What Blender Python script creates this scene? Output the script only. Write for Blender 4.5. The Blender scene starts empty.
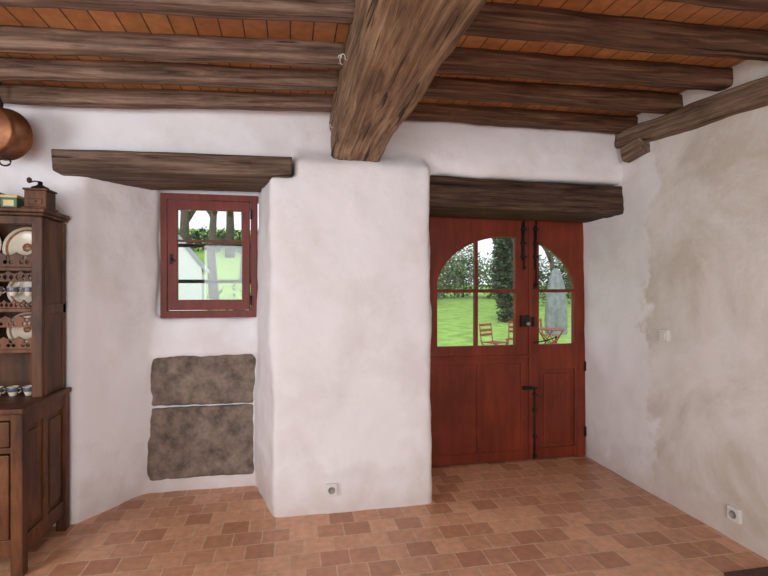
import bpy, bmesh, math, random
from mathutils import Vector, Matrix, noise
random.seed(7)
S=bpy.context.scene
COL=S.collection
try:
    S.view_settings.view_transform='Standard'
    S.view_settings.look='None'
except Exception: pass

def lin(c):
    return tuple(((x/255)/12.92 if x/255<=0.04045 else ((x/255+0.055)/1.055)**2.4) for x in c)+(1,)

# ---------------- materials ----------------
def newmat(name):
    m=bpy.data.materials.new(name); m.use_nodes=True
    nt=m.node_tree; b=nt.nodes['Principled BSDF']
    return m,nt,b
def simple(name,c,rough=.5,metal=0,var=.12,scale=12,bump=.1,dist=.01):
    m,nt,b=newmat(name)
    N=nt.nodes; L=nt.links
    tc=N.new('ShaderNodeTexCoord'); no=N.new('ShaderNodeTexNoise'); no.inputs['Scale'].default_value=scale; no.inputs['Detail'].default_value=8; no.inputs['Roughness'].default_value=.68
    L.new(tc.outputs['Object'],no.inputs['Vector'])
    r=N.new('ShaderNodeValToRGB'); l=lin(c)
    r.color_ramp.elements[0].position=.34; r.color_ramp.elements[1].position=.66
    r.color_ramp.elements[0].color=tuple(x*(1-var) for x in l[:3])+(1,)
    r.color_ramp.elements[1].color=tuple(min(1,x*(1+var)) for x in l[:3])+(1,)
    L.new(no.outputs['Fac'],r.inputs['Fac']); L.new(r.outputs['Color'],b.inputs['Base Color'])
    b.inputs['Roughness'].default_value=rough; b.inputs['Metallic'].default_value=metal
    if bump:
        bp=N.new('ShaderNodeBump'); bp.inputs['Strength'].default_value=bump; bp.inputs['Distance'].default_value=dist
        L.new(no.outputs['Fac'],bp.inputs['Height']); L.new(bp.outputs['Normal'],b.inputs['Normal'])
    return m
def wood(name,dark,mid,light,stretch=(1.3,26,26),rough=.8,bump=.8,cracks=True):
    m,nt,b=newmat(name); N=nt.nodes; L=nt.links
    tc=N.new('ShaderNodeTexCoord'); mp=N.new('ShaderNodeMapping'); mp.inputs['Scale'].default_value=stretch
    L.new(tc.outputs['Object'],mp.inputs['Vector'])
    n1=N.new('ShaderNodeTexNoise'); n1.inputs['Scale'].default_value=1.6; n1.inputs['Detail'].default_value=9; n1.inputs['Roughness'].default_value=.7; n1.inputs['Distortion'].default_value=.5
    L.new(mp.outputs['Vector'],n1.inputs['Vector'])
    r=N.new('ShaderNodeValToRGB'); e=r.color_ramp.elements
    e[0].position=.34; e[0].color=lin(dark); e[1].position=.66; e[1].color=lin(light)
    x=e.new(.5); x.color=lin(mid)
    L.new(n1.outputs['Fac'],r.inputs['Fac'])
    n2=N.new('ShaderNodeTexNoise'); n2.inputs['Scale'].default_value=3; n2.inputs['Detail'].default_value=4
    L.new(tc.outputs['Object'],n2.inputs['Vector'])
    r2=N.new('ShaderNodeValToRGB'); r2.color_ramp.elements[0].position=.3; r2.color_ramp.elements[0].color=(.72,.70,.68,1); r2.color_ramp.elements[1].position=.7; r2.color_ramp.elements[1].color=(1.15,1.12,1.1,1)
    L.new(n2.outputs['Fac'],r2.inputs['Fac'])
    mx=N.new('ShaderNodeMixRGB'); mx.blend_type='MULTIPLY'; mx.inputs[0].default_value=1
    L.new(r.outputs['Color'],mx.inputs[1]); L.new(r2.outputs['Color'],mx.inputs[2])
    out=mx.outputs['Color']; h=n1.outputs['Fac']
    if cracks:
        mp2=N.new('ShaderNodeMapping'); mp2.inputs['Scale'].default_value=(stretch[0]*.6,stretch[1]*.9,stretch[2]*.9)
        L.new(tc.outputs['Object'],mp2.inputs['Vector'])
        v=N.new('ShaderNodeTexNoise'); v.inputs['Scale'].default_value=1.5; v.inputs['Detail'].default_value=3; v.inputs['Distortion'].default_value=.3
        L.new(mp2.outputs['Vector'],v.inputs['Vector'])
        r3=N.new('ShaderNodeValToRGB'); r3.color_ramp.elements[0].position=.33; r3.color_ramp.elements[0].color=(.2,.17,.15,1); r3.color_ramp.elements[1].position=.38; r3.color_ramp.elements[1].color=(1,1,1,1)
        L.new(v.outputs['Fac'],r3.inputs['Fac'])
        m2=N.new('ShaderNodeMixRGB'); m2.blend_type='MULTIPLY'; m2.inputs[0].default_value=1
        L.new(out,m2.inputs[1]); L.new(r3.outputs['Color'],m2.inputs[2]); out=m2.outputs['Color']
        ad=N.new('ShaderNodeMath'); ad.operation='MULTIPLY'; L.new(h,ad.inputs[0]); L.new(r3.outputs['Color'],ad.inputs[1]); h=ad.outputs[0]
    L.new(out,b.inputs['Base Color'])
    bp=N.new('ShaderNodeBump'); bp.inputs['Strength'].default_value=bump; bp.inputs['Distance'].default_value=.012
    L.new(h,bp.inputs['Height']); L.new(bp.outputs['Normal'],b.inputs['Normal'])
    b.inputs['Roughness'].default_value=rough; b.inputs['Specular IOR Level'].default_value=.3
    return m

def plaster(name,base,stain,patch=None):
    m,nt,b=newmat(name); N=nt.nodes; L=nt.links
    tc=N.new('ShaderNodeTexCoord')
    n=N.new('ShaderNodeTexNoise'); n.inputs['Scale'].default_value=1.7; n.inputs['Detail'].default_value=9; n.inputs['Roughness'].default_value=.6
    L.new(tc.outputs['Object'],n.inputs['Vector'])
    r=N.new('ShaderNodeValToRGB'); r.color_ramp.elements[0].position=.34; r.color_ramp.elements[0].color=lin(stain); r.color_ramp.elements[1].position=.50; r.color_ramp.elements[1].color=lin(base)
    L.new(n.outputs['Fac'],r.inputs['Fac']); out=r.outputs['Color']
    sp=N.new('ShaderNodeSeparateXYZ'); L.new(tc.outputs['Object'],sp.inputs[0])
    if patch:
        n3=N.new('ShaderNodeTexNoise'); n3.inputs['Scale'].default_value=2.2; n3.inputs['Detail'].default_value=7; n3.inputs['Roughness'].default_value=.6
        L.new(tc.outputs['Object'],n3.inputs['Vector'])
        a=N.new('ShaderNodeMath'); a.operation='MULTIPLY_ADD'; a.inputs[1].default_value=.9; L.new(n3.outputs['Fac'],a.inputs[0]); L.new(sp.outputs['Y'],a.inputs[2])
        zz=N.new('ShaderNodeMath'); zz.operation='MULTIPLY_ADD'; zz.inputs[1].default_value=.06; L.new(sp.outputs['Z'],zz.inputs[0]); L.new(a.outputs[0],zz.inputs[2])
        mr=N.new('ShaderNodeMapRange'); mr.inputs['From Min'].default_value=3.46; mr.inputs['From Max'].default_value=3.51
        L.new(zz.outputs[0],mr.inputs['Value'])
        n4=N.new('ShaderNodeTexNoise'); n4.inputs['Scale'].default_value=1.5; n4.inputs['Detail'].default_value=9; n4.inputs['Distortion'].default_value=.5; n4.inputs['Roughness'].default_value=.62
        L.new(tc.outputs['Object'],n4.inputs['Vector'])
        r4=N.new('ShaderNodeValToRGB'); r4.color_ramp.elements[0].position=.40; r4.color_ramp.elements[0].color=lin(patch); r4.color_ramp.elements[1].position=.60; r4.color_ramp.elements[1].color=lin((235,231,226))
        x=r4.color_ramp.elements.new(.5); x.color=lin((226,220,211))
        L.new(n4.outputs['Fac'],r4.inputs['Fac'])
        mm=N.new('ShaderNodeMixRGB'); L.new(mr.outputs['Result'],mm.inputs[0]); L.new(r4.outputs['Color'],mm.inputs[1]); L.new(out,mm.inputs[2]); out=mm.outputs['Color']
    ng=N.new('ShaderNodeTexNoise'); ng.inputs['Scale'].default_value=6; ng.inputs['Detail'].default_value=7; L.new(tc.outputs['Object'],ng.inputs['Vector'])
    ag=N.new('ShaderNodeMath'); ag.operation='MULTIPLY_ADD'; ag.inputs[1].default_value=-.55; L.new(ng.outputs['Fac'],ag.inputs[0]); L.new(sp.outputs['Z'],ag.inputs[2])
    mg=N.new('ShaderNodeMapRange'); mg.inputs['From Min'].default_value=-.30; mg.inputs['From Max'].default_value=.05; mg.inputs['To Min'].default_value=.5; mg.inputs['To Max'].default_value=0
    L.new(ag.outputs[0],mg.inputs['Value'])
    gm=N.new('ShaderNodeMixRGB'); gm.inputs[2].default_value=lin((194,172,156)); L.new(mg.outputs['Result'],gm.inputs[0]); L.new(out,gm.inputs[1]); out=gm.outputs['Color']
    L.new(out,b.inputs['Base Color'])
    n2=N.new('ShaderNodeTexNoise'); n2.inputs['Scale'].default_value=26; n2.inputs['Detail'].default_value=7; n2.inputs['Roughness'].default_value=.6
    L.new(tc.outputs['Object'],n2.inputs['Vector'])
    bp=N.new('ShaderNodeBump'); bp.inputs['Strength'].default_value=.4; bp.inputs['Distance'].default_value=.008
    L.new(n2.outputs['Fac'],bp.inputs['Height']); L.new(bp.outputs['Normal'],b.inputs['Normal'])
    b.inputs['Roughness'].default_value=.9
    return m

def brickmat(name,c1,c2,mortar,bw,rh,ms,offset=.5,rot=0,rough=.5,bump=.4,big=.3,fine=.25,wob=.015):
    m,nt,b=newmat(name); N=nt.nodes; L=nt.links
    tc=N.new('ShaderNodeTexCoord'); mp=N.new('ShaderNodeMapping'); mp.inputs['Rotation'].default_value=(0,0,rot)
    L.new(tc.outputs['Object'],mp.inputs['Vector'])
    nw=N.new('ShaderNodeTexNoise'); nw.inputs['Scale'].default_value=4; L.new(tc.outputs['Object'],nw.inputs['Vector'])
    wm=N.new('ShaderNodeVectorMath'); wm.operation='SCALE'; wm.inputs['Scale'].default_value=wob; L.new(nw.outputs['Color'],wm.inputs[0])
    wa=N.new('ShaderNodeVectorMath'); wa.operation='ADD'; L.new(mp.outputs['Vector'],wa.inputs[0]); L.new(wm.outputs[0],wa.inputs[1])
    br=N.new('ShaderNodeTexBrick'); br.offset=offset
    br.inputs['Scale'].default_value=1; br.inputs['Brick Width'].default_value=bw; br.inputs['Row Height'].default_value=rh
    br.inputs['Mortar Size'].default_value=ms; br.inputs['Mortar Smooth'].default_value=.3
    br.inputs['Color1'].default_value=lin(c1); br.inputs['Color2'].default_value=lin(c2); br.inputs['Mortar'].default_value=lin(mortar)
    L.new(wa.outputs[0],br.inputs['Vector'])
    n=N.new('ShaderNodeTexNoise'); n.inputs['Scale'].default_value=1.1; n.inputs['Detail'].default_value=8; L.new(tc.outputs['Object'],n.inputs['Vector'])
    r=N.new('ShaderNodeValToRGB'); r.color_ramp.elements[0].position=.35; r.color_ramp.elements[0].color=(1-big,1-big*1.1,1-big*1.2,1); r.color_ramp.elements[1].position=.65; r.color_ramp.elements[1].color=(1.05,1.06,1.07,1)
    L.new(n.outputs['Fac'],r.inputs['Fac'])
    mx=N.new('ShaderNodeMixRGB'); mx.blend_type='MULTIPLY'; mx.inputs[0].default_value=1; L.new(br.outputs['Color'],mx.inputs[1]); L.new(r.outputs['Color'],mx.inputs[2])
    n5=N.new('ShaderNodeTexNoise'); n5.inputs['Scale'].default_value=22; n5.inputs['Detail'].default_value=6; L.new(tc.outputs['Object'],n5.inputs['Vector'])
    r5=N.new('ShaderNodeValToRGB'); r5.color_ramp.elements[0].position=.3; r5.color_ramp.elements[0].color=(1-fine,)*3+(1,); r5.color_ramp.elements[1].position=.7; r5.color_ramp.elements[1].color=(1.1,1.1,1.1,1)
    L.new(n5.outputs['Fac'],r5.inputs['Fac'])
    m2=N.new('ShaderNodeMixRGB'); m2.blend_type='MULTIPLY'; m2.inputs[0].default_value=1; L.new(mx.outputs['Color'],m2.inputs[1]); L.new(r5.outputs['Color'],m2.inputs[2])
    L.new(m2.outputs['Color'],b.inputs['Base Color'])
    iv=N.new('ShaderNodeMath'); iv.operation='SUBTRACT'; iv.inputs[0].default_value=1; L.new(br.outputs['Fac'],iv.inputs[1])
    bp=N.new('ShaderNodeBump'); bp.inputs['Strength'].default_value=bump; bp.inputs['Distance'].default_value=.006
    L.new(iv.outputs[0],bp.inputs['Height']); L.new(bp.outputs['Normal'],b.inputs['Normal'])
    b.inputs['Roughness'].default_value=rough
    return m

M_wall=plaster('lime_plaster',(243,241,243),(232,227,226))
M_wallR=plaster('old_plaster',(243,241,241),(234,230,228),patch=(210,201,188))
M_floor=brickmat('terracotta_tiles',(234,178,140),(190,132,98),(226,186,154),.160,.148,.0048,rough=.38,bump=.6,big=.14,fine=.18)
M_boards=brickmat('ceiling_boards',(204,144,90),(176,116,68),(80,50,30),5.9,.105,.0035,offset=.37,rot=math.radians(90),rough=.6,big=.25,fine=.25,wob=.004)
M_main=wood('oak_main_beam',(84,62,46),(138,110,84),(178,152,124))
M_joistL=wood('oak_joist_left',(70,52,42),(120,97,82),(158,134,116))
M_joistR=wood('oak_joist_right',(54,35,24),(96,67,48),(132,100,74))
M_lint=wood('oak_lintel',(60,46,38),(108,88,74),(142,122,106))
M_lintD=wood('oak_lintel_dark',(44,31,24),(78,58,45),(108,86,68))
M_wallbeam=wood('oak_wall_beam',(78,60,48),(128,106,88),(160,140,122))
M_dress=wood('polished_walnut',(54,31,18),(92,57,35),(120,79,50),stretch=(6,6,1.2),rough=.5,bump=.12,cracks=False)
M_red=wood('red_painted_wood',(106,43,27),(122,51,31),(134,58,36),stretch=(10,10,1),rough=.45,bump=.08,cracks=False)
M_redw=wood('red_painted_window',(104,42,36),(120,50,43),(132,60,51),stretch=(10,10,1),rough=.45,bump=.08,cracks=False)
M_stone=simple('granite_block',(128,113,101),.95,var=.55,scale=9,bump=1,dist=.02)
M_iron=simple('wrought_iron',(40,35,33),.55,.5)
M_white=simple('white_plastic',(226,224,218),.35,var=.03,bump=0)
M_grey=simple('socket_grey',(150,148,144),.5,bump=0)
M_copper=simple('aged_copper',(150,102,72),.42,.8,var=.4,scale=8)
M_brass=simple('brass',(170,130,60),.3,.9)
M_china=simple('white_china',(220,208,186),.2,var=.04,bump=0)
M_blue=simple('blue_china',(88,92,112),.25,var=.3,scale=40,bump=0)
M_motif=simple('brown_plate_motif',(150,104,70),.25,var=.5,scale=50,bump=0)
M_tin1=simple('green_tin',(70,98,70),.4,var=.2)
M_tin2=simple('yellow_tin',(206,190,130),.4,var=.2)
M_grass=simple('lawn_grass',(142,176,74),.95,var=.35,scale=2,bump=.6)
M_bark=simple('bark',(90,80,68),.9,var=.3)
M_leaf=simple('leaf_green',(96,122,68),.7,var=.45,scale=3,bump=0)
M_leafd=simple('ivy_green',(60,80,50),.7,var=.5,scale=3,bump=0)
M_leafy=simple('spring_green',(132,152,96),.7,var=.35,scale=3,bump=0)
M_render=simple('white_render',(240,240,238),.9,var=.03)
M_slate=simple('roof_slate',(170,172,176),.7,var=.2)
M_chair=simple('red_chair_paint',(144,60,48),.5)
M_tarp=simple('grey_tarpaulin',(134,136,136),.6,var=.3,scale=5)
M_mat=simple('dark_doormat',(84,60,48),.95,var=.3,scale=60,bump=.6)
def glassmat():
    m,nt,b=newmat('window_glass'); N=nt.nodes; L=nt.links
    N.remove(b); o=N['Material Output']
    t=N.new('ShaderNodeBsdfTransparent'); t.inputs[0].default_value=(.97,.985,.98,1)
    g=N.new('ShaderNodeBsdfGlossy'); g.inputs['Roughness'].default_value=.02
    x=N.new('ShaderNodeMixShader'); x.inputs[0].default_value=.03
    L.new(t.outputs[0],x.inputs[1]); L.new(g.outputs[0],x.inputs[2]); L.new(x.outputs[0],o.inputs['Surface'])
    return m
M_glass=glassmat()

# ---------------- helpers ----------------
def obj(name,me,parent=None,mat=None,smooth=False):
    o=bpy.data.objects.new(name,me); COL.objects.link(o)
    if parent: o.parent=parent
    if mat is not None: me.materials.clear(); me.materials.append(mat)
    if smooth:
        for p in me.polygons: p.use_smooth=True
    return o
def empty(name,loc=(0,0,0)):
    e=bpy.data.objects.new(name,None); e.location=loc; e.empty_display_size=.1; COL.objects.link(e); return e
def bm_box(bm,lo,hi,mi=0):
    x0,y0,z0=lo; x1,y1,z1=hi
    v=[bm.verts.new(p) for p in [(x0,y0,z0),(x1,y0,z0),(x1,y1,z0),(x0,y1,z0),(x0,y0,z1),(x1,y0,z1),(x1,y1,z1),(x0,y1,z1)]]
    for f in [(3,2,1,0),(4,5,6,7),(0,1,5,4),(1,2,6,5),(2,3,7,6),(3,0,4,7)]:
        fc=bm.faces.new([v[i] for i in f]); fc.material_index=mi
    return v
def fin(bm,name):
    me=bpy.data.meshes.new(name); bmesh.ops.recalc_face_normals(bm,faces=bm.faces); bm.to_mesh(me); bm.free(); return me
def boxes(name,lst,mat,parent=None,bevel=.003):
    bm=bmesh.new()
    for lo,hi in lst: bm_box(bm,lo,hi)
    o=obj(name,fin(bm,name),parent,mat)
    if bevel:
        md=o.modifiers.new('b','BEVEL'); md.width=bevel; md.segments=2; md.limit_method='ANGLE'
    return o
def prism(bm,poly,z0,z1,polytop=None):
    pt=polytop or poly
    a=[bm.verts.new((x,y,z0)) for x,y in poly]; b=[bm.verts.new((x,y,z1)) for x,y in pt]
    n=len(poly)
    bm.faces.new(a[::-1]); bm.faces.new(b)
    for i in range(n): bm.faces.new([a[i],a[(i+1)%n],b[(i+1)%n],b[i]])
def lathe(bm,prof,seg=32,mtx=None,mi=0):
    rings=[]
    for r,z in prof:
        if r<1e-5: rings.append([bm.verts.new((0,0,z))])
        else: rings.append([bm.verts.new((r*math.cos(2*math.pi*i/seg),r*math.sin(2*math.pi*i/seg),z)) for i in range(seg)])
    allv=[v for r in rings for v in r]
    for a,b in zip(rings[:-1],rings[1:]):
        for i in range(seg):
            j=(i+1)%seg
            if len(a)==1 and len(b)==1: continue
            if len(a)==1: f=bm.faces.new([a[0],b[i],b[j]])
            elif len(b)==1: f=bm.faces.new([a[i],a[j],b[0]])
            else: f=bm.faces.new([a[i],a[j],b[j],b[i]])
            f.material_index=mi; f.smooth=True
    if mtx is not None: bmesh.ops.transform(bm,matrix=mtx,verts=allv)
def tube(bm,pts,r,seg=8,mi=0,r2=None):
    pts=[Vector(p) for p in pts]; rings=[]; n=len(pts)
    for k,p in enumerate(pts):
        d=(pts[min(k+1,n-1)]-pts[max(k-1,0)]).normalized()
        up=Vector((0,0,1)) if abs(d.z)<.9 else Vector((1,0,0))
        a=d.cross(up).normalized(); b=d.cross(a).normalized()
        rr=r if r2 is None else r+(r2-r)*k/(n-1)
        rings.append([bm.verts.new(p+rr*(a*math.cos(2*math.pi*i/seg)+b*math.sin(2*math.pi*i/seg))) for i in range(seg)])
    for x,y in zip(rings[:-1],rings[1:]):
        for i in range(seg):
            f=bm.faces.new([x[i],x[(i+1)%seg],y[(i+1)%seg],y[i]]); f.material_index=mi; f.smooth=True
    f=bm.faces.new(rings[0][::-1]); f.material_index=mi
    f=bm.faces.new(rings[-1]); f.material_index=mi
def cutboard(name,outer,holes,depth,y,mat,parent=None,bevel=.004):
    """flat board in XZ plane with holes; front face at y"""
    cu=bpy.data.curves.new(name,'CURVE'); cu.dimensions='2D'; cu.fill_mode='BOTH'; cu.extrude=depth/2-bevel; cu.bevel_depth=bevel; cu.bevel_resolution=1; cu.offset=-bevel
    for poly in [outer]+holes:
        s=cu.splines.new('POLY'); s.points.add(len(poly)-1)
        for i,(a,b) in enumerate(poly): s.points[i].co=(a,b,0,1)
        s.use_cyclic_u=True
    t=bpy.data.objects.new('tmp',cu); COL.objects.link(t)
    dg=bpy.context.evaluated_depsgraph_get(); dg.update()
    me=bpy.data.meshes.new_from_object(t.evaluated_get(dg)); bpy.data.objects.remove(t)
    me.transform(Matrix.Translation((0,y+depth/2,0))@Matrix.Rotation(math.radians(90),4,'X'))
    me.name=name
    for p in me.polygons: p.use_smooth=False
    return obj(name,me,parent,mat)
def beam(name,p0,p1,w,h,mat,rough=.012,seed=0,seg=70,rad=.025,taper=0,bow=0):
    p0=Vector(p0);p1=Vector(p1); Lg=(p1-p0).length
    prof=[]
    n=5
    for (cx,cz,a0) in [(w/2-rad,h/2-rad,0),(-w/2+rad,h/2-rad,90),(-w/2+rad,-h/2+rad,180),(w/2-rad,-h/2+rad,270)]:
        for i in range(n): 
            a=math.radians(a0+90*i/(n-1)); prof.append((cx+rad*math.cos(a),cz+rad*math.sin(a)))
    P=[]
    for i,p in enumerate(prof):
        q=prof[(i+1)%len(prof)]; P.append(p)
        dd=math.hypot(q[0]-p[0],q[1]-p[1])
        k=int(dd/.02)
        for j in range(1,k): P.append((p[0]+(q[0]-p[0])*j/k,p[1]+(q[1]-p[1])*j/k))
    bm=bmesh.new(); rings=[]
    for s in range(seg+1):
        x=Lg*s/seg; f=1+taper*(s/seg-.5); ring=[]
        dy=.8*noise.noise(Vector((x*.9,seed*3.1,0)))*rough; dz=.8*noise.noise(Vector((x*.9,seed*3.1,9)))*rough-bow*math.sin(math.pi*s/seg)
        for (y,z) in P:
            v=Vector((x*2.2,y*7+seed*5,z*7)); k=noise.noise(v)*rough*1.1+noise.noise(v*3.5)*rough*.45+noise.noise(Vector((x*2.5,y*45,z*45+seed)))*rough*.4
            r=math.hypot(y,z) or 1
            ring.append(bm.verts.new((x,y*f+y/r*k+dy,z*f+z/r*k+dz)))
        rings.append(ring)
    m=len(P)
    for a,b in zip(rings[:-1],rings[1:]):
        for i in range(m):
            bm.faces.new([a[i],a[(i+1)%m],b[(i+1)%m],b[i]]).smooth=True
    bm.faces.new(rings[0][::-1]); bm.faces.new(rings[-1])
    o=obj(name,fin(bm,name),None,mat)
    X=(p1-p0).normalized(); Z=Vector((0,0,1)); Y=Z.cross(X).normalized(); Z=X.cross(Y)
    R=Matrix((X,Y,Z)).transposed().to_4x4()
    o.matrix_world=Matrix.Translation(p0)@R
    return o

# ---------------- room shell ----------------
def soften(o,vox=.02,disp=.02,sc=.6,sm=6,d2=.005):
    r=o.modifiers.new('r','REMESH'); r.mode='VOXEL'; r.voxel_size=vox; r.use_smooth_shade=True
    s=o.modifiers.new('s','SMOOTH'); s.factor=.5; s.iterations=sm
    t=bpy.data.textures.new(o.name+'_n','CLOUDS'); t.noise_scale=sc; t.noise_depth=2
    d=o.modifiers.new('d','DISPLACE'); d.texture=t; d.strength=disp; d.mid_level=.5; d.texture_coords='LOCAL'
    t=bpy.data.textures.new(o.name+'_f','CLOUDS'); t.noise_scale=.15; t.noise_depth=3
    d=o.modifiers.new('d2','DISPLACE'); d.texture=t; d.strength=d2*2; d.mid_level=.5; d.texture_coords='LOCAL'
WX=2.5
bm=bmesh.new()
prism(bm,[(-3.2,3.25),(-1.295,3.25),(-.985,3.68),(-.985,3.9),(-3.2,3.9)],-.1,2.18,[(-3.2,3.25),(-1.25,3.25),(-.915,3.68),(-.915,3.9),(-3.2,3.9)])
prism(bm,[(-.105,3.105),(.932,3.105),(1.098,3.74),(1.098,3.9),(-.265,3.9),(-.265,3.68)],-.1,2.16,[(-.135,3.125),(.922,3.125),(1.088,3.74),(1.088,3.9),(-.24,3.9),(-.24,3.68)])
prism(bm,[(.02,3.125),(.922,3.125),(1.088,3.74),(1.088,3.9),(.02,3.9)],2.10,2.27)
prism(bm,[(.02,3.125),(.922,3.125),(1.0,3.5),(1.0,3.9),(.02,3.9)],2.26,2.36,[(.02,3.21),(.88,3.21),(1.0,3.5),(1.0,3.9),(.02,3.9)])
bm_box(bm,(-1.1,3.68,-.1),(-.15,3.9,1.24))
prism(bm,[(-1.1,3.645),(-.15,3.645),(-.15,3.9),(-1.1,3.9)],.965,1.20,[(-1.1,3.675),(-.15,3.675),(-.15,3.9),(-1.1,3.9)])
bm_box(bm,(-1.1,3.64,-.1),(-.2,3.9,.085))
bm_box(bm,(-3.2,3.24,2.10),(-1.30,3.9,2.95))
bm_box(bm,(-3.2,3.215,2.268),(3.0,3.9,2.95))
bm_box(bm,(.9,3.235,2.24),(3.0,3.9,2.95))
bm_box(bm,(-1.1,3.74,2.12),(-.1,3.9,2.4))
bm_box(bm,(.9,3.78,2.03),(2.8,3.9,2.4))
wb=obj('wall_back',fin(bm,'wall_back'),None,M_wall); soften(wb,.018,.040,.4,16)
bm=bmesh.new(); 
v=[bm.verts.new(p) for p in [(WX,-2.5,-.1),(WX,3.95,-.1),(WX-.055,3.95,2.95),(WX-.055,-2.5,2.95),(WX+.3,-2.5,-.1),(WX+.3,3.95,-.1),(WX+.3,3.95,2.95),(WX+.3,-2.5,2.95)]]
for f in [(0,1,2,3),(7,6,5,4),(0,4,5,1),(1,5,6,2),(2,6,7,3),(3,7,4,0)]: bm.faces.new([v[i] for i in f])
wr=obj('wall_right',fin(bm,'wall_right'),None,M_wallR); soften(wr,.03,.028,.6,4)
bm=bmesh.new(); bm_box(bm,(-3.2,-2.5,-.1),(-2.9,3.5,2.95)); obj('wall_left',fin(bm,'wall_left'),None,M_wall)
bm=bmesh.new(); bm_box(bm,(-3.2,-2.8,-.1),(2.8,-2.5,2.95)); obj('wall_front',fin(bm,'wall_front'),None,M_wall)
bm=bmesh.new(); bm_box(bm,(-3.2,-2.8,-.12),(2.8,3.9,0)); obj('floor',fin(bm,'floor'),None,M_floor)
def slope(x): return .035*(x-.4) if x<.4 else .018*(x-.4)
zc=lambda x:2.66+slope(x)
bm=bmesh.new()
ccs=[(x,zc(x)) for x in (-3.1,.4,2.7)]
lo=[[bm.verts.new((x,y,z)) for x,z in ccs] for y in (-2.7,3.5)]
hi=[[bm.verts.new((x,y,z+.08)) for x,z in ccs] for y in (-2.7,3.5)]
for i in range(2):
    bm.faces.new([lo[0][i],lo[0][i+1],lo[1][i+1],lo[1][i]]); bm.faces.new([hi[0][i],hi[0][i+1],hi[1][i+1],hi[1][i]])
    for k in (0,1): bm.faces.new([lo[k][i],lo[k][i+1],hi[k][i+1],hi[k][i]])
for i in (0,2): bm.faces.new([lo[0][i],lo[1][i],hi[1][i],hi[0][i]])
obj('ceiling',fin(bm,'ceiling'),None,M_boards)

# beams
beam('ceiling_main_beam',(.42,-2.48,2.50),(.42,3.24,2.49),.32,.39,M_main,.014,1,150,.035)
zj=lambda x:2.62+slope(x)
for k,(y,w) in enumerate([(3.08,.09),(2.74,.10),(2.44,.10),(2.03,.11),(1.62,.11),(1.2,.12),(.78,.11),(.36,.12),(-.05,.12),(-.5,.11),(-.95,.12),(-1.4,.12),(-1.85,.12),(-2.25,.12)]):
    beam('ceiling_joist',(-2.88,y+.03,zj(-2.88)),(.28,y-.04,zj(.28)),w,.095,M_joistL,.011,k+2,70,.02,bow=.003)
for k,(y,w) in enumerate([(3.12,.12),(2.72,.12),(2.37,.12),(2.00,.13),(1.62,.12),(1.2,.12),(.78,.11),(.36,.12),(-.05,.12),(-.5,.11),(-.95,.12),(-1.4,.12),(-1.85,.12),(-2.25,.12)]):
    beam('ceiling_joist',(.56,y-.01,zj(.56)),(WX-.03,y-.02,zj(WX)-.01),w,.10,M_joistR,.012,k+30,60,.02)
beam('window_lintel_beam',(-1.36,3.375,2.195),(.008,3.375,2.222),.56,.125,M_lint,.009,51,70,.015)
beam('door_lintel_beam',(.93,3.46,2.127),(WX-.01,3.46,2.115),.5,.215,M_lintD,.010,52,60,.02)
beam('wall_plate_beam',(2.45,3.20,2.565),(2.45,.6,2.34),.15,.135,M_wallbeam,.016,53,70,.03)
beam('beam_bracket',(2.42,3.12,2.43),(2.42,2.93,2.45),.09,.13,M_wallbeam,.01,54,16,.03)

# granite blocks under window
def rock(name,lo,hi,seed):
    bm=bmesh.new(); bm_box(bm,lo,hi)
    bmesh.ops.subdivide_edges(bm,edges=bm.edges,cuts=26,use_grid_fill=True)
    c=(Vector(lo)+Vector(hi))/2; hs=(Vector(hi)-Vector(lo))/2
    for v in bm.verts:
        q=v.co-c; ex=abs(q.x)/hs.x; ez=abs(q.z)/hs.z
        n=noise.noise_vector(v.co*5+Vector((seed,0,0)))*.009+noise.noise_vector(v.co*18+Vector((seed,0,0)))*.006
        n.y*=2.2
        v.co+=n
        if ex>.94 and ez>.9: v.co.x-=math.copysign(.008,q.x); v.co.z-=math.copysign(.006,q.z)
        if max(ex,ez)>.97: v.co.y+=.010
    for f in bm.faces: f.smooth=True
    return obj(name,fin(bm,name),None,M_stone)
rock('granite_block',(-.988,3.652,.606),(-.252,3.76,.962),3)
rock('granite_block',(-.995,3.650,.085),(-.258,3.76,.594),8)

# ---------------- door ----------------
D=empty('door_1',(1.8,3.74,0)); 
def dp(o): o.parent=D; o.matrix_parent_inverse=Matrix.Translation((-1.8,-3.74,0)); return o
YF=3.72
CX,CZ,RA,RB=1.766,1.43,.612,.445
def R(x0,z0,x1,z1): return [(x0,z0),(x1,z0),(x1,z1),(x0,z1)]
def arch(x0,x1,z0):
    p=[(x0,z0),(x1,z0)]
    n=24
    for i in range(n+1):
        x=x1+(x0-x1)*i/n
        t=max(0,1-((x-CX)/RA)**2); z=CZ+RB*math.sqrt(t)
        p.append((x,max(z,z0+.004)))
    q=[p[0],p[1]]
    for a in p[2:]:
        if math.hypot(a[0]-q[-1][0],a[1]-q[-1][1])>.003: q.append(a)
    return q
panes=[R(1.16,.975,1.480,1.412),R(1.508,.975,1.835,1.412),arch(1.16,1.480,1.440),arch(1.508,1.835,1.440)]
dp(cutboard('leaf_left_upper',R(1.095,.884,1.962,2.035),panes,.045,YF,M_red))
dp(cutboard('leaf_left_lower',R(1.095,.012,1.962,.876),[R(1.165,.09,1.50,.82),R(1.54,.09,1.885,.82)],.045,YF,M_red))
dp(boxes('leaf_left_panels',[((1.15,YF+.010,.08),(1.90,YF+.035,.83))],M_red,bevel=.004))
dp(cutboard('leaf_right',R(1.985,.012,2.485,2.035),[R(2.052,.975,2.376,1.412),arch(2.052,2.374,1.440),R(2.065,.10,2.385,.76)],.045,YF,M_red))
dp(boxes('leaf_right_panel',[((2.04,YF+.016,.08),(2.41,YF+.035,.78)),((2.10,YF+.006,.135),(2.35,YF+.03,.725))],M_red,bevel=.006))
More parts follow.
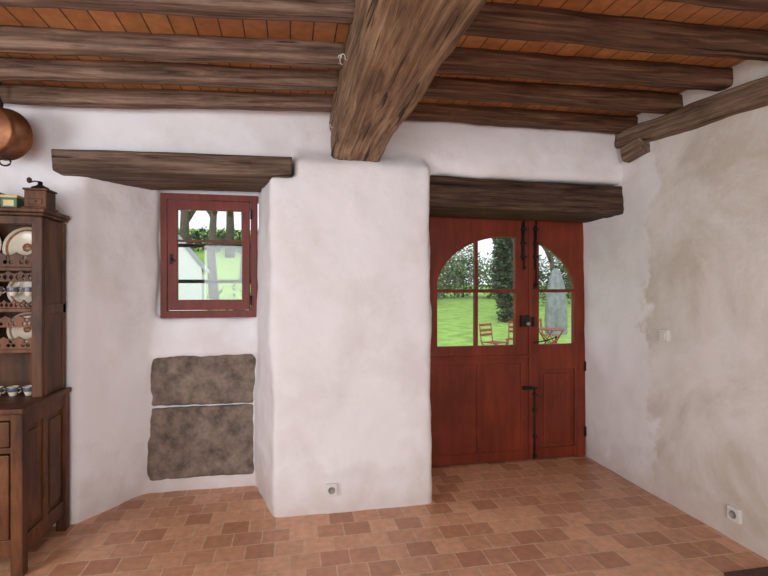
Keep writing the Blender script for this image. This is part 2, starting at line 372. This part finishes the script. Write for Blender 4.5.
dp(boxes('meeting_cover_strip',[((1.955,YF-.014,.015),(1.99,YF+.02,2.03)),],M_red))
dp(boxes('weather_rail',[((1.10,YF-.010,.868),(1.955,YF+.01,.892))],M_red))
dp(boxes('door_frame',[((1.06,YF+.045,0),(1.12,YF+.10,2.06)),((2.45,YF+.045,0),(2.52,YF+.10,2.06)),((1.06,YF+.045,2.0),(2.52,YF+.10,2.08)),((1.12,YF+.03,.001),(2.46,YF+.15,.011))],M_red))
dp(boxes('door_glass',[((1.12,YF+.020,.95),(1.90,YF+.025,1.90)),((2.03,YF+.020,.95),(2.40,YF+.025,1.90))],M_glass,bevel=0))
bm=bmesh.new()
bm_box(bm,(1.89,YF-.008,1.68),(1.92,YF,1.99)); tube(bm,[(1.905,YF-.018,1.60),(1.905,YF-.018,2.02)],.007)
tube(bm,[(1.905,YF-.018,1.62),(1.905,YF-.045,1.62)],.010)
bm_box(bm,(2.004,YF-.008,1.60),(2.028,YF,1.97)); tube(bm,[(2.015,YF-.018,1.46),(2.015,YF-.018,2.02)],.007)
bm_box(bm,(2.0,YF-.014,1.44),(2.03,YF,1.49))
for zz in (1.70,1.81,1.93): bm_box(bm,(1.883,YF-.028,zz),(1.927,YF,zz+.02)); bm_box(bm,(1.997,YF-.028,zz),(2.035,YF,zz+.02))
tube(bm,[(2.0,YF-.022,.02),(2.0,YF-.022,.62)],.007)
for zz in (.04,.20,.42,.55): bm_box(bm,(1.984,YF-.032,zz),(2.016,YF,zz+.02))
bm_box(bm,(1.875,YF-.035,1.13),(1.950,YF,1.22)); bm_box(bm,(1.975,YF-.03,1.13),(1.995,YF,1.21))
bm_box(bm,(1.90,YF-.02,.60),(1.985,YF,.63)); tube(bm,[(1.90,YF-.03,.615),(2.02,YF-.03,.615)],.006); tube(bm,[(1.99,YF-.02,.99),(2.10,YF-.03,1.01),(2.18,YF-.02,1.03)],.005)
for zz in (.22,.78):
    tube(bm,[(2.478,YF-.006,zz-.04),(2.478,YF-.006,zz+.04)],.009)
dp(obj('iron_fittings',fin(bm,'iron_fittings'),None,M_iron))
bm=bmesh.new(); lathe(bm,[(0,0),(.010,0),(.010,.02),(.015,.028),(.015,.04),(0,.045)],16,Matrix.Translation((1.920,YF-.035,1.155))@Matrix.Rotation(math.radians(90),4,'X'))
dp(obj('door_knob',fin(bm,'door_knob'),None,M_grey))

# ---------------- window ----------------
W=empty('window_1',(-.58,3.68,1.68))
def wp(o): o.parent=W; o.matrix_parent_inverse=Matrix.Translation((.58,-3.68,-1.68)); return o
YW=3.66
wp(cutboard('window_frame',R(-.915,1.235,-.245,2.13),[R(-.868,1.285,-.292,2.085)],.06,YW,M_redw))
wp(cutboard('casement',R(-.862,1.291,-.298,2.079),[R(-.797,1.365,-.352,2.012)],.04,YW-.012,M_redw))
wp(boxes('glazing_bars',[((-.80,YW+.0,1.782),(-.35,YW+.02,1.798))],M_redw))
wp(boxes('window_glass_pane',[((-.80,YW+.006,1.36),(-.35,YW+.010,2.02))],M_glass,bevel=0))
bm=bmesh.new()
for zz in (1.36,1.99): tube(bm,[(-.288,YW-.016,zz-.035),(-.288,YW-.016,zz+.035)],.006)
bm_box(bm,(-.848,YW-.02,1.62),(-.828,YW-.01,1.69)); tube(bm,[(-.838,YW-.03,1.66),(-.81,YW-.035,1.64)],.005)
tube(bm,[(-.95,3.83,1.770),(-.2,3.83,1.770)],.014); tube(bm,[(-.95,3.83,1.50),(-.2,3.83,1.50)],.014)
wp(obj('window_ironwork',fin(bm,'window_ironwork'),None,M_iron))

# ---------------- sockets / switch ----------------
def socket(name,loc,face,size=.075,sock=True):
    e=empty(name,loc)
    bm=bmesh.new(); s=size/2; bm_box(bm,(-s,-.012,-s),(s,.03,s))
    if not sock: bm_box(bm,(-s*.62,-.018,-s*.62),(s*.62,-.010,s*.62))
    o=obj('plate',fin(bm,'plate'),e,M_white); md=o.modifiers.new('b','BEVEL'); md.width=.004; md.segments=2
    if sock:
        bm=bmesh.new()
        lathe(bm,[(.0225,.010),(.0225,.0145),(.019,.0145),(.019,.0125),(0,.0125)],24,Matrix.Rotation(math.radians(90),4,'X')); tube(bm,[(0,-.010,.009),(0,-.018,.009)],.003)
        obj('socket_well',fin(bm,'socket_well'),e,M_grey)
    e.rotation_euler=(0,0,face)
    return e
socket('wall_socket',(.256,3.094,.153),0)
socket('wall_socket',(WX-.008,2.315,.155),math.radians(-90),.08)
socket('light_switch',(WX-.028,2.82,1.13),math.radians(-90),.08,False)

boxes('doormat',[((2.14,1.35,0.001),(2.44,2.05,.02))],M_mat,bevel=.006)

# ---------------- dresser ----------------
DR=empty('breton_dresser',(-2.0,2.95,0))
def dd(o): o.parent=DR; o.matrix_parent_inverse=Matrix.Translation((2.0,-2.95,0)); return o
L0,L1,F,B=-2.66,-1.318,2.70,3.225
bx=[]
for x in (L0,L1-.055):
    for y in (F,B-.055): bx.append(((x,y,0),(x+.055,y+.055,.82)))
ym=(F+B)/2
bx+=[((L1-.045,F+.05,.74),(L1-.008,B-.05,.82)),((L1-.045,F+.05,.10),(L1-.008,B-.05,.19)),((L1-.045,ym-.02,.18),(L1-.008,ym+.02,.75)),
     ((L0+.008,F+.05,.10),(L0+.045,B-.05,.82)),((L0+.05,B-.03,.10),(L1-.05,B-.01,.82)),((L0+.05,F+.01,.10),(L1-.05,F+.045,.19)),((L0+.05,F+.01,.62),(L1-.05,F+.045,.65)),((L0+.05,F+.01,.785),(L1-.05,F+.045,.82)),((L0+.05,F+.03,.12),(L1-.05,B-.02,.15))]
dd(boxes('base_carcass',bx,M_dress,bevel=.005))
dd(boxes('base_side_panels',[((L1-.04,F+.05,.15),(L1-.022,B-.05,.76)),((L1-.03,F+.075,.22),(L1-.014,ym-.045,.71)),((L1-.03,ym+.045,.22),(L1-.014,B-.075,.71))],M_dress,bevel=.008))
pn=[]
n=3; wd=(L1-L0-.11)/n
for i in range(n):
    xa=L0+.055+i*wd
    pn+=[((xa+.006,F+.004,.655),(xa+wd-.006,F+.04,.78)),((xa+.006,F+.012,.195),(xa+wd-.006,F+.035,.615)),((xa+.006,F+.0,.195),(xa+.06,F+.035,.615)),((xa+wd-.06,F+.0,.195),(xa+wd-.006,F+.035,.615)),((xa+.06,F+.0,.555),(xa+wd-.06,F+.035,.615)),((xa+.06,F+.0,.195),(xa+wd-.06,F+.035,.255)),((xa+.09,F+.004,.285),(xa+wd-.09,F+.03,.525))]
dd(boxes('doors_and_drawers',pn,M_dress,bevel=.005))
dd(boxes('worktop',[((L0-.02,F-.02,.82),(L1+.012,B,.85))],M_dress,bevel=.008))
bm=bmesh.new()
kp=[(0,.0),(.006,0),(.006,.012),(.013,.018),(.010,.028),(0,.03)]
for i in range(n):
    xc=L0+.055+(i+.5)*wd; lathe(bm,kp,14,Matrix.Translation((xc,F+.004,.72))@Matrix.Rotation(math.radians(90),4,'X'))
    lathe(bm,kp,14,Matrix.Translation((xc-wd/2+.03,F,.42))@Matrix.Rotation(math.radians(90),4,'X'))
dd(obj('knobs',fin(bm,'knobs'),None,M_brass))
HF=2.95; H0,H1=L0+.02,-1.345
hx=[((H0,HF,.85),(H0+.03,B,1.84)),((H1-.02,HF+.02,.85),(H1,B,1.84)),((H0,B-.02,.85),(H1,B-.004,1.84)),
    ((H1-.05,HF-.005,.85),(H1+.004,HF+.03,1.84)),((H0-.004,HF-.005,.85),(H0+.05,HF+.03,1.84)),
    ((H1-.012,HF+.03,.85),(H1+.008,HF+.05,1.84)),((H1-.012,B-.04,.85),(H1+.006,B,1.84)),((H1-.012,HF+.03,1.30),(H1+.006,B,1.36)),
    ((H0,HF,1.80),(H1,HF+.03,1.845))]
shelfz=[1.555,1.33,1.105]
for z in shelfz: hx.append(((H0+.02,HF+.006,z-.012),(H1-.02,B-.01,z+.01)))
dd(boxes('hutch_carcass',hx,M_dress,bevel=.004))
dd(boxes('hutch_cornice',[((H0-.02,HF-.025,1.845),(H1+.02,B,1.862)),((H0-.035,HF-.04,1.862),(H1+.03,B,1.885))],M_dress,bevel=.006))
def fret(name,z0,z1,y,style):
    x0,x1=H0+.045,H1-.045; hs=[]; h=z1-z0; n=int((x1-x0)/(h*1.0)); w=(x1-x0)/n
    out=[(x0,z0),(x1,z0)]
    m=n*8
    for i in range(m+1):
        x=x1+(x0-x1)*i/m; out.append((x,z1-.008*abs(math.sin(math.pi*i/8))*2))
    for i in range(n):
        cx=x0+(i+.5)*w; cz=(z0+z1)/2-.006
        if style==0:
            for k in range(3):
                a=math.radians(90+120*k); px,pz=cx+w*.2*math.cos(a),cz+w*.2*math.sin(a)
                hs.append([(px+w*.13*math.cos(t*math.pi/5),pz+w*.13*math.sin(t*math.pi/5)) for t in range(10)])
        else:
            for sx in (-1,1):
                hs.append([(cx+sx*w*.08,cz),(cx+sx*w*.25,cz+h*.27),(cx+sx*w*.42,cz),(cx+sx*w*.25,cz-h*.27)])
    o=cutboard(name,out,hs,.012,y,M_dress,bevel=.0015); dd(o)
fret('fret_rail_a',1.565,1.645,HF+.0,0); fret('fret_rail_b',1.34,1.385,HF+.0,1); fret('fret_rail_c',1.115,1.185,HF,0)
fret('fret_apron_a',1.485,1.545,HF+.002,1); fret('fret_apron_b',1.235,1.30,HF+.002,0)
def plates():
    bm=bmesh.new()
    for z,rr in ((1.566,.12),(1.341,.098),(1.116,.098)):
        for i in range(5):
            x=H1-.15-i*.245
            m=Matrix.Translation((x,3.12,z+rr*.97))@Matrix.Rotation(math.radians(78),4,'X')
            lathe(bm,[(0,0),(rr*.6,0),(rr*.66,.004),(rr,.018),(rr,.021),(rr*.64,.009),(rr*.58,.006),(0,.005)],36,m)
            lathe(bm,[(rr*.78,.0147),(rr*.88,.0188),(rr*.88,.0178),(rr*.78,.0137)],36,m,2)
            lathe(bm,[(0,.0065),(rr*.22,.0065),(rr*.22,.0045),(0,.0045)],8,m,2)
    me=fin(bm,'plates'); me.materials.append(M_china); me.materials.append(M_blue); me.materials.append(M_motif)
    o=bpy.data.objects.new('plates',me); COL.objects.link(o); return o
dd(plates())
def cups():
    bm=bmesh.new()
    for z,cnt in ((.852,14),(1.405,14)):
        for i in range(cnt):
            x=H1-.09-i*.078; m=Matrix.Translation((x,HF+.055,z))
            lathe(bm,[(0,.0),(.016,0),(.018,.006),(.026,.03),(.029,.052),(.027,.052),(.024,.03),(.0,.008)],18,m,0)
            lathe(bm,[(.0262,.024),(.0303,.048),(.0298,.049),(.0258,.025)],18,m,1)
            tube(bm,[(x+.024,HF+.055,z+.042),(x+.038,HF+.055,z+.040),(x+.040,HF+.055,z+.024),(x+.026,HF+.055,z+.016)],.003,6)
    me=fin(bm,'cups'); me.materials.append(M_china); me.materials.append(M_blue)
    o=bpy.data.objects.new('cups',me); COL.objects.link(o); return o
dd(cups())

# coffee grinder on dresser
G=empty('coffee_grinder',(-1.385,3.02,1.885))
boxes('grinder_box',[((-.065,-.065,0),(.065,.065,.014)),((-.055,-.055,.014),(.055,.055,.105)),((-.062,-.062,.105),(.062,.062,.117)),((-.035,-.06,.025),(.035,-.05,.06))],M_dress,G,.004)
bm=bmesh.new(); lathe(bm,[(.045,0),(.042,.012),(.02,.022),(.012,.03),(.012,.045),(0,.046)],24,Matrix.Translation((0,0,.117)))
tube(bm,[(0,0,.15),(.0,0,.163),(-.03,.0,.165),(-.055,0,.157)],.004); obj('crank',fin(bm,'crank'),G,M_iron)
bm=bmesh.new(); lathe(bm,[(0,0),(.008,0),(.013,.012),(.011,.026),(0,.032)],14,Matrix.Translation((-.055,0,.155))); tube(bm,[(0,-.055,.042),(0,-.072,.042)],.006); obj('knob',fin(bm,'knob'),G,M_dress)
def tin(name,loc,w,h,m1,m2):
    e=empty(name,loc); boxes('tin_body',[((-w/2,-w/2,0),(w/2,w/2,h*.78))],m1,e,.004)
    boxes('tin_lid',[((-w/2-.002,-w/2-.002,h*.78),(w/2+.002,w/2+.002,h))],m2,e,.004)
    boxes('tin_label',[((-w*.32,-w/2-.0015,h*.18),(w*.32,-w/2+.001,h*.62))],m2,e,.0005)
tin('tea_tin',(-1.512,3.0,1.885),.08,.075,M_tin1,M_tin2)
tin('tea_tin',(-1.605,3.0,1.885),.08,.09,M_tin2,M_tin1)
tin('tea_tin',(-1.72,3.0,1.885),.085,.08,M_tin1,M_tin2)

# copper pan hanging from joist
CP=empty('copper_pan',(-1.575,2.96,2.30))
bm=bmesh.new(); rr=.135
lathe(bm,[(0,0),(rr*.90,0),(rr*.98,.012),(rr,.03),(rr,.15),(rr*1.06,.155),(rr*1.06,.164),(rr*.97,.164),(rr*.965,.03),(rr*.9,.008),(0,.008)],56,Matrix.Rotation(math.radians(-4),4,'Z')@Matrix.Rotation(math.radians(-84),4,'X')@Matrix.Translation((0,0,-.08)))
obj('pan_body',fin(bm,'pan_body'),CP,M_copper)
bm=bmesh.new()
tube(bm,[(0,.05,.125),(0,.05,.17),(0,.02,.20),(0,.0,.25)],.011,10); 
tube(bm,[(.026*math.cos(a*.5236),-.0,.262+.018*math.sin(a*.5236)) for a in range(13)],.004)
tube(bm,[(.03+.028*math.cos(a*.5236),.03,-.155+.022*math.sin(a*.5236)) for a in range(13)],.005)
obj('pan_handle',fin(bm,'pan_handle'),CP,M_iron)

bm=bmesh.new()
def curl(y,z,r,t):
    tube(bm,[(.262,y,z)]+[(.245-r+r*math.cos(a*.45),y-.02*math.sin(a*.45),z+r*1.3*math.sin(a*.45)) for a in range(12)],t)
curl(2.2,2.50,.012,.002); curl(2.35,2.57,.010,.002); curl(3.0,2.45,.010,.0022)
obj('wire_hook',fin(bm,'wire_hook'),None,M_white)

# ---------------- outside ----------------
def gz(x,y):
    t=max(0,y-8); sl=.040+.125*max(0,min(1,(3-x)/6))
    return -.32+sl*t
bm=bmesh.new(); nx,ny=50,50; g=[]
for j in range(ny+1):
    row=[]
    for i in range(nx+1):
        x=-30+80*i/nx; y=3.92+(j/ny)**2*60
        row.append(bm.verts.new((x,y,gz(x,y)+.03*noise.noise(Vector((x,y,0))))))
    g.append(row)
for j in range(ny):
    for i in range(nx): bm.faces.new([g[j][i],g[j][i+1],g[j+1][i+1],g[j+1][i]]).smooth=True
obj('lawn',fin(bm,'lawn'),None,M_grass)
def leaves(bm,c,rad,n,size,mi=1,seed=0):
    rnd=random.Random(seed); c=Vector(c)
    for _ in range(n):
        d=Vector((rnd.gauss(0,1),rnd.gauss(0,1),rnd.gauss(0,1))).normalized()
        q=d*(rnd.random()**.4); q=Vector((q.x*rad[0],q.y*rad[1],q.z*rad[2]))
        q*=1+.35*noise.noise(d*2.3+Vector((seed,0,0)))
        a=Vector((rnd.uniform(-1,1),rnd.uniform(-1,1),rnd.uniform(-1,1))).normalized(); b=a.orthogonal().normalized(); s=size*rnd.uniform(.6,1.3)
        p=c+q
        v=[bm.verts.new(p+a*s),bm.verts.new(p+b*s*.5),bm.verts.new(p-a*s),bm.verts.new(p-b*s*.5)]
        bm.faces.new(v).material_index=mi
def tree(name,x,y,h,leafn,leafmat,ivy=0,seed=0,ls=.12,k=1):
    rnd=random.Random(seed); bm=bmesh.new(); z0=gz(x,y)-.02
    tips=[]
    def br(p,d,l,r,k):
        q=p+d*l; mid=(p+q)/2+Vector((rnd.uniform(-1,1),rnd.uniform(-1,1),0))*l*.06
        tube(bm,[p,mid,q],r,6,0,r*.62)
        if k==0: tips.append(q); return
        for _ in range(3 if k>1 else 4):
            nd=(d+Vector((rnd.uniform(-1,1),rnd.uniform(-1,1),rnd.uniform(-.3,.7)))*.75).normalized()
            br(p+d*l*rnd.uniform(.6,1),nd,l*rnd.uniform(.55,.8),r*.55,k-1)
    br(Vector((x,y,z0)),Vector((0,0,1)),h*.38,h*.022*k,4)
    if leafn:
        for i,t in enumerate(tips[::2]): leaves(bm,t,(h*.09,)*3,max(1,leafn//max(1,len(tips)//2)),ls,1,seed*100+i)
    if ivy: leaves(bm,(x,y,z0+h*.3),(h*.07,h*.07,h*.36),ivy,.10,1,seed+77)
    me=fin(bm,name); me.materials.append(M_bark); me.materials.append(leafmat)
    o=bpy.data.objects.new(name,me); COL.objects.link(o)
def shrub(name,lst,mat,seed,dens=500,ls=.09):
    bm=bmesh.new()
    for i,(x,y,rx,ry,rz) in enumerate(lst):
        z=gz(x,y); leaves(bm,(x,y,z+rz*.95),(rx,ry,rz),int(dens*rx*rz),ls,1,seed+i)
        tube(bm,[(x,y,z-.02),(x,y,z+rz)],.05,6,0,.02)
    me=fin(bm,name); me.materials.append(M_bark); me.materials.append(mat)
    o=bpy.data.objects.new(name,me); COL.objects.link(o)
tree('bare_tree',-2.55,17,8,0,M_leaf,seed=3); tree('bare_tree',-2.0,22,9,0,M_leaf,seed=5,k=1.4); tree('bare_tree',-4.9,24,9,100,M_leafy,seed=9,k=1.4); tree('bare_tree',-3.6,30,10,100,M_leafy,seed=10,k=1.4)
shrub('hedge',[(-14+i*1.7,32+(i%3),1.6,1.0,.8) for i in range(11)],M_leafd,40,420,.13)
shrub('garden_bush',[(-.72,6.6,.34,.3,.93),(-1.0,7.0,.30,.3,.86),(-.45,7.0,.3,.3,.92)],M_leafd,60,1500,.04)
# outbuilding: narrow white-rendered lean-to
OB=empty('outbuilding',(-3.4,9,0))
bm=bmesh.new()
prof=((-4.4,-.4),(-1.42,-.4),(-1.42,1.78),(-2.1,2.62),(-4.4,2.62))
v=[bm.verts.new((x,y,z)) for y in (8.2,8.6) for x,z in prof]
bm.faces.new(v[:5]); bm.faces.new(v[5:][::-1])
for i in range(5): bm.faces.new([v[i],v[(i+1)%5],v[5+(i+1)%5],v[5+i]])
o=obj('gable_wall',fin(bm,'gable_wall'),OB,M_render); o.matrix_parent_inverse=Matrix.Translation((3.4,-9,0))
bm=bmesh.new()
for (ax,az),(bx_,bz) in (((-2.1,2.62),(-1.36,1.71)),((-4.45,2.62),(-2.1,2.62))):
    vs=[bm.verts.new((px,y,pz+dz)) for y in (8.17,8.63) for px,pz,dz in ((ax,az,0),(bx_,bz,0),(bx_,bz,.03),(ax,az,.03))]
    for f in [(0,1,2,3),(7,6,5,4),(0,4,5,1),(1,5,6,2),(2,6,7,3),(3,7,4,0)]: bm.faces.new([vs[i] for i in f])
o=obj('roof',fin(bm,'roof'),OB,M_slate); o.matrix_parent_inverse=Matrix.Translation((3.4,-9,0))
# seen through the door
tree('ivy_clad_tree',8.6,18,9,900,M_leafd,ivy=7000,seed=21)
tree('garden_tree',6.2,26,8,3500,M_leafy,seed=22); tree('garden_tree',16,24,8,3500,M_leafy,seed=23); tree('bare_tree',11.5,25,10,400,M_leafy,seed=24); tree('garden_tree',18,31,9,4000,M_leaf,seed=26)
shrub('hedge',[(3.5+i*1.9,33+(i%3),1.9,1.2,1.7+.5*(i%2)) for i in range(12)],M_leaf,140,420,.15)
shrub('garden_shrub',[(7.6,27,1.3,.9,.9),(15.0,26,1.0,.8,.9),(18,27,1.4,.8,1.2)],M_leafd,170,700,.09)
P=empty('covered_parasol',(7.0,11.8,gz(7,11.8)+.03))
bm=bmesh.new(); prof=[(.26,.35),(.27,.7),(.25,1.2),(.20,1.65),(.10,2.05)]
seg=36; rings=[]
for r,z in prof:
    rings.append([bm.verts.new(((r+.12*math.sin(i*math.pi*2/6)*r)*math.cos(2*math.pi*i/seg),(r+.12*math.sin(i*math.pi*2/6)*r)*math.sin(2*math.pi*i/seg),z)) for i in range(seg)])
for a,b in zip(rings[:-1],rings[1:]):
    for i in range(seg): bm.faces.new([a[i],a[(i+1)%seg],b[(i+1)%seg],b[i]]).smooth=True
tp=bm.verts.new((0,0,2.15))
for i in range(seg): bm.faces.new([rings[-1][i],rings[-1][(i+1)%seg],tp]).smooth=True
obj('cover',fin(bm,'cover'),P,M_tarp)
bm=bmesh.new(); tube(bm,[(0,0,0),(0,0,2.2)],.03); lathe(bm,[(0,0),(.3,0),(.3,.06),(.05,.1),(0,.1)],24); obj('pole',fin(bm,'pole'),P,M_iron)
def chair(x,y,rot):
    e=empty('folding_bistro_chair',(x,y,gz(x,y)+.03)); e.rotation_euler=(0,0,rot)
    bm=bmesh.new()
    for s in (-.2,.2):
        tube(bm,[(s,-.2,0),(s,.22,.45),(s,.27,.86)],.014); tube(bm,[(s*.9,.24,0),(s*.9,-.2,.45)],.014)
    tube(bm,[(-.2,-.18,.03),(.2,-.18,.03)],.01); tube(bm,[(-.18,.22,.03),(.18,.22,.03)],.01)
    for i in range(6): bm_box(bm,(-.21,-.2+i*.072,.445),(.21,-.15+i*.072,.462))
    for z in (.58,.68,.80): bm_box(bm,(-.21,.235+(z-.58)*.12,z),(.21,.252+(z-.58)*.12,z+.055))
    obj('chair_frame',fin(bm,'chair_frame'),e,M_chair)
chair(4.45,10.0,.5); chair(5.15,10.4,-.6); chair(6.35,10.9,1.0)
e=empty('bistro_table',(5.85,10.1,gz(5.6,10.1)+.03)); bm=bmesh.new()
lathe(bm,[(0,.70),(.33,.70),(.33,.72),(0,.72)],32)
for s in (-1,1): tube(bm,[(s*.25,-.22,0),(-s*.2,-.2,.70)],.013); tube(bm,[(s*.25,.22,0),(-s*.2,.2,.70)],.013)
obj('table_frame',fin(bm,'table_frame'),e,M_chair)

# ---------------- light ----------------
w=bpy.data.worlds.new('World'); S.world=w; w.use_nodes=True; nt=w.node_tree
bg=nt.nodes['Background']
tc=nt.nodes.new('ShaderNodeTexCoord'); sp=nt.nodes.new('ShaderNodeSeparateXYZ'); nt.links.new(tc.outputs['Generated'],sp.inputs[0])
rp=nt.nodes.new('ShaderNodeValToRGB'); rp.color_ramp.elements[0].color=(.93,.96,1,1); rp.color_ramp.elements[1].color=(.72,.83,1,1)
nt.links.new(sp.outputs['Z'],rp.inputs[0]); nt.links.new(rp.outputs['Color'],bg.inputs['Color'])
bg.inputs['Strength'].default_value=1.35
def area(name,loc,target,sx,sy,power,col):
    l=bpy.data.lights.new(name,'AREA'); l.shape='RECTANGLE'; l.size=sx; l.size_y=sy; l.energy=power; l.color=col
    o=bpy.data.objects.new(name,l); COL.objects.link(o); o.location=loc
    o.rotation_euler=(Vector(target)-Vector(loc)).to_track_quat('-Z','Y').to_euler(); return o
area('rear_fill_area',(-.3,-2.3,1.5),(.5,3,1.2),2.6,1.5,106,(.91,.95,1))  # added soft fill behind the camera; the rear wall has no window
area('left_fill_area',(-2.7,.6,1.55),(1.6,2.6,1.1),1.4,1.3,60,(.92,.955,1))  # added side fill from off-screen left; no window in that wall
sun=bpy.data.lights.new('sun','SUN'); sun.energy=1.3; sun.angle=math.radians(12); so=bpy.data.objects.new('sun',sun); COL.objects.link(so); so.location=(0,0,12)
so.rotation_euler=(math.radians(40),math.radians(-20),0)

cam=bpy.data.cameras.new('camera'); co=bpy.data.objects.new('camera',cam); COL.objects.link(co)
cam.sensor_width=36; cam.lens=22.5; co.location=(0,0,1.45); co.rotation_euler=(math.radians(90),0,math.radians(-10.97)); cam.clip_start=.05
S.camera=co
